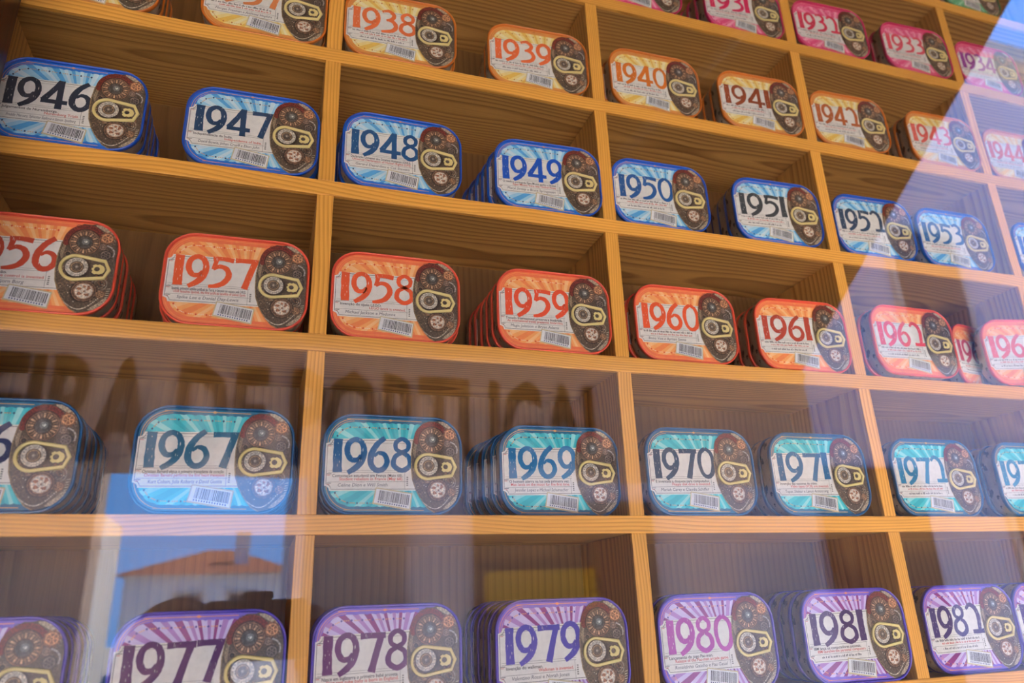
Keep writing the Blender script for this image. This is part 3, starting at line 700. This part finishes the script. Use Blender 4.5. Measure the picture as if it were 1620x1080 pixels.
lb.raw([(v[0]*s_+.88-2.26, AYF+.08-.008, v[1]) for v in vs], fs); lb.raw([(v[0]*s_+.88-2.26, AYF+.08+.010, v[1]) for v in vs], fs)
link('lettering', lb.mesh('lettering', plain('dark_lettering', (.03, .015, .01), .8), False), aw)
M_metal = plain('grey_metal', (.45, .42, .40), .4, .6)
def bar(name, a, b, r, mat, parent, n=8):
    from mathutils import Vector
    a, b = Vector(a), Vector(b); d = (b-a).normalized(); s1 = d.orthogonal().normalized(); s2 = d.cross(s1)
    mb = MB(); mb.loft([[tuple(p+s1*r*cos(2*pi*i/n)+s2*r*sin(2*pi*i/n)) for i in range(n)] for p in (a, b)]); return link(name, mb.mesh(name, mat, False), parent)
bar('front_bar', (AX0, AYF+.08, AZF-AZB-.01), (AX1, AYF+.08, AZF-AZB-.01), .018, M_metal, aw)
bar('folding_arm', (1.25, -.02, -.10), (.70, -.80, -.62), .012, plain('bronze_arm', (.16, .13, .11), .5, .3), aw)

def house(name, x0, x1, y0, y1, h, wall, label, wins=(), roof=None, roofh=1.2, over=.35):
    r = empty(name, ((x0+x1)/2, y1, 0), label, 'building'); l = r.location
    boxobj('wall', x0-l.x, x1-l.x, y0-l.y, y1-l.y, 0, h, wall, r)
    for (a, b, c, d) in wins:
        f = boxobj('window', a-l.x-.10, b-l.x+.10, -.06, .05, c-.10, d+.10, P_stone, r); boxobj('pane', a-l.x-f.location.x, b-l.x-f.location.x, .05, .075, c-f.location.z, d-f.location.z, M_win, f)
    if roof:
        mb = MB(); a0, a1, b0, b1 = x0-over-l.x, x1+over-l.x, y0-over-l.y, y1+over-l.y; ii = min(a1-a0, b1-b0)*.42
        mb.raw([(a0, b0, h), (a1, b0, h), (a1, b1, h), (a0, b1, h), (a0+ii, (b0+b1)/2, h+roofh), (a1-ii, (b0+b1)/2, h+roofh)], [(0, 1, 5, 4), (1, 2, 5), (2, 3, 4, 5), (3, 0, 4), (0, 3, 2, 1)])
        link('roof', mb.mesh('roof', roof, False), r)
    return r
# far house with a terracotta roof, chimney and two windows
fh = house('far_house', -3.4, .9, -28, -22, 2.75, P_white, 'low white house with terracotta hip roof and chimney reflected low in the window glass', [(-2.1, -1.5, 1.2, 2.2), (-.75, -.15, 1.2, 2.2)], M_roof, .85, .25)
boxobj('chimney', -.75+1.25, -.35+1.25, -1.2, -.8, 2.6, 3.95, P_white, fh)
# near dark house on the left, with a sunlit white gable behind it
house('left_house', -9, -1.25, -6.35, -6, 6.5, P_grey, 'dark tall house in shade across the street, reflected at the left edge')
house('white_wing', -4.0, -1.25, -7.25, -6.36, 2.42, P_white, 'sunlit low white wing reflected as a narrow bright strip beside the far house')
house('added_bounce_house', -8.5, -5.6, -5.9, -.9, 6.5, P_white, 'unseen white house added at the left to bounce sunlight onto the cabinet')  # added out of view; its sunlit side throws light on the shelf fronts
# long pale terrace on the right: a low wing, then the tall house
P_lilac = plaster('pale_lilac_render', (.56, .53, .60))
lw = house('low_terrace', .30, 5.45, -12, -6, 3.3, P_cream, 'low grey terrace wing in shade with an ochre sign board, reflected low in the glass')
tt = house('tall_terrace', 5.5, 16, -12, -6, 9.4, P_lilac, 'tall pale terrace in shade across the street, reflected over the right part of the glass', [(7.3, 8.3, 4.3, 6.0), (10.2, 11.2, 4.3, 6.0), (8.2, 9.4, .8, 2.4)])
def onto(r, name, x0, x1, y0, y1, z0, z1, m): return boxobj(name, x0-r.location.x, x1-r.location.x, y0, y1, z0, z1, m, r)
onto(tt, 'cornice', 5.4, 16.1, -.1, .35, 9.1, 9.4, P_stone)
onto(lw, 'shop_front', .32, 1.13, 0, .06, 0, 3.2, P_grey); onto(lw, 'shop_front', 1.74, 3.5, 0, .06, 0, 2.5, P_brown)
onto(tt, 'shop_front', 5.52, 6.9, 0, .06, 0, 2.9, P_brown)
onto(lw, 'sign_board', 1.82, 2.84, .06, .12, 1.58, 1.90, P_yellow)

# ------------------------------------------------------------------ the photographer, seen only as a dark reflection
def skin_mesh(name, verts, edges, radii, mats, pick, sub=1):
    me = bpy.data.meshes.new('tmp'); me.from_pydata(verts, edges, []); o = bpy.data.objects.new('tmp', me); C.objects.link(o)
    m = o.modifiers.new('s', 'SKIN'); m.use_smooth_shade = True; sv = me.skin_vertices[0].data if me.skin_vertices else None
    if sv is None:
        bpy.context.view_layer.objects.active = o; sv = me.skin_vertices[0].data
    for i, r in enumerate(radii): sv[i].radius = r if isinstance(r, tuple) else (r, r); sv[i].use_root = (i == 0)
    b = o.modifiers.new('u', 'SUBSURF'); b.levels = sub; b.render_levels = sub
    bpy.context.view_layer.update(); dg = bpy.context.evaluated_depsgraph_get()
    out = bpy.data.meshes.new_from_object(o.evaluated_get(dg)); bpy.data.objects.remove(o); out.name = name
    out.materials.clear()
    for m_ in mats: out.materials.append(m_)
    for p in out.polygons: p.use_smooth = True; p.material_index = pick(p.center)
    return out
M_skin = plain('skin', (.50, .28, .19), .55, var=.05); M_shirt = plain('charcoal_shirt', (.035, .035, .045), .85); M_trous = plain('dark_trousers', (.03, .035, .06), .85)
M_shoe = plain('brown_shoes', (.08, .04, .02), .5); M_hair = plain('brown_hair', (.045, .022, .012), .6); M_cam = plain('black_camera_plastic', (.015, .015, .016), .35)
px, py = -.13, -.84
person = empty('person', (px, py, .02), 'person in dark shirt and trousers taking a picture, arms raised, seen as a faint reflection', 'person')
V = [(0, 0, .86), (0, -.01, 1.02), (0, -.015, 1.18), (0, -.01, 1.30), (0, 0, 1.36), (0, .01, 1.42), (0, .02, 1.50),
     (-.17, 0, 1.32), (-.17, .12, 1.15), (-.005, .165, 1.46), (.026, .190, 1.553),
     (.17, 0, 1.32), (.27, .08, 1.15), (.215, .165, 1.46), (.190, .190, 1.553),
     (-.09, 0, .82), (-.105, .01, .46), (-.11, -.01, .09), (-.115, .13, .045),
     (.09, 0, .82), (.105, .01, .46), (.11, -.01, .09), (.115, .13, .045)]
Ed = [(0, 1), (1, 2), (2, 3), (3, 4), (4, 5), (5, 6), (3, 7), (7, 8), (8, 9), (9, 10), (3, 11), (11, 12), (12, 13), (13, 14), (0, 15), (15, 16), (16, 17), (17, 18), (0, 19), (19, 20), (20, 21), (21, 22)]
Rr = [(.15, .11), (.13, .10), (.15, .11), (.14, .10), (.07, .07), (.052, .055), (.055, .06), .062, .048, .034, .030, .062, .048, .034, .030, .088, .060, .045, .038, .088, .060, .045, .038]
for side in ((9, 10, -1), (13, 14, 1)):     # fingers and thumb closing round the camera
    bx_, by_, bz_ = V[side[1]]; sg = -side[2]
    for f in range(4):
        b = len(V); zz = bz_+.030-.020*f; L = (.030, .034, .032, .026)[f]
        V.extend([(bx_+sg*.006, by_+.018, zz), (bx_+sg*.012, by_+.018+L, zz), (bx_+sg*(.012+L*.8), by_+.024+L, zz)])
        Ed.extend([(side[1], b), (b, b+1), (b+1, b+2)]); Rr.extend([.010, .0092, .008])
    b = len(V); V.extend([(bx_+sg*.012, by_-.012, bz_-.012), (bx_+sg*.035, by_-.016, bz_+.006), (bx_+sg*.055, by_-.010, bz_+.016)])
    Ed.extend([(side[1], b), (b, b+1), (b+1, b+2)]); Rr.extend([.012, .0105, .009])
def pick(c):
    if c.z < .10: return 3
    if c.z < .90: return 2
    if c.z > 1.385 and abs(c.x) < .075 and c.y < .12: return 0
    if c.z > 1.475 and c.y > .13: return 0
    return 1
link('body', skin_mesh('body', V, Ed, Rr, [M_skin, M_shirt, M_trous, M_shoe], pick, 2), person)
def ell(cx, cy, cz, rx, ry, rz, n=20, m=14, f=None):
    mb = MB(); rows = []
    for j in range(m+1):
        th = pi*j/m; row = []
        for i in range(n):
            a = 2*pi*i/n; x, y, z = sin(th)*cos(a), sin(th)*sin(a), cos(th)
            if f: x, y, z = f(x, y, z)
            row.append((cx+rx*x, cy+ry*y, cz+rz*z))
        rows.append(row)
    mb.loft(rows); return mb
def headf(x, y, z):
    k = 1-.22*max(0, -z)**1.5                       # narrower jaw
    y2 = y*(1-.08*max(0, -z)) + (.16*math.exp(-((x/.16)**2+((z+.12)/.16)**2)) if y > 0 else 0)      # nose
    y2 -= .07*math.exp(-(((abs(x)-.38)/.16)**2+((z-.06)/.10)**2)) if y > 0 else 0               # eye sockets
    y2 += .05*math.exp(-((x/.3)**2+((z+.48)/.08)**2)) if y > 0 else 0                             # lips
    return x*k, y2, z
hz = 1.495
link('head', ell(0, .03, hz, .074, .092, .112, 28, 22, headf).mesh('head', M_skin, False), person)
for sg in (-1, 1):
    link('ear', ell(sg*.074, .02, hz-.005, .010, .020, .030, 10, 8).mesh('ear', M_skin, False), person)
    ey = ell(sg*.029, .106, hz+.007, .013, .010, .008, 10, 8); link('eye', ey.mesh('eye', plain('eye_white', (.7, .7, .68), .2), False), person)
link('mouth', ell(0, .106, hz-.056, .020, .008, .006, 12, 6).mesh('mouth', plain('lips', (.40, .14, .11), .5), False), person)
def hairf(x, y, z):
    if y > .25 and z < .45: return x*.93, y*.80, z
    return x*(1+.03*sin(9*z)), y, z
link('hair', ell(0, .012, hz+.010, .080, .090, .106, 24, 16, hairf).mesh('hair', M_hair, False), person)
cb_ = empty('photo_camera', (-.021, -.600, 1.60), 'black photo camera held up by the person, reflected low in the glass', 'camera')
boxobj('camera_body', -.060, .060, -.020, .018, -.050, .020, M_cam, cb_, .006); boxobj('viewfinder', -.018, .018, -.020, .014, .020, .030, M_cam, cb_, .003)
lm = MB(); lm.loft([[(r*cos(2*pi*i/24), y, r*sin(2*pi*i/24)-.014) for i in range(24)] for r, y in ((.030, .018), (.033, .022), (.033, .040), (.030, .042), (.026, .040), (.020, .034), (.001, .036))]); link('lens', lm.mesh('lens', M_cam, False), cb_)
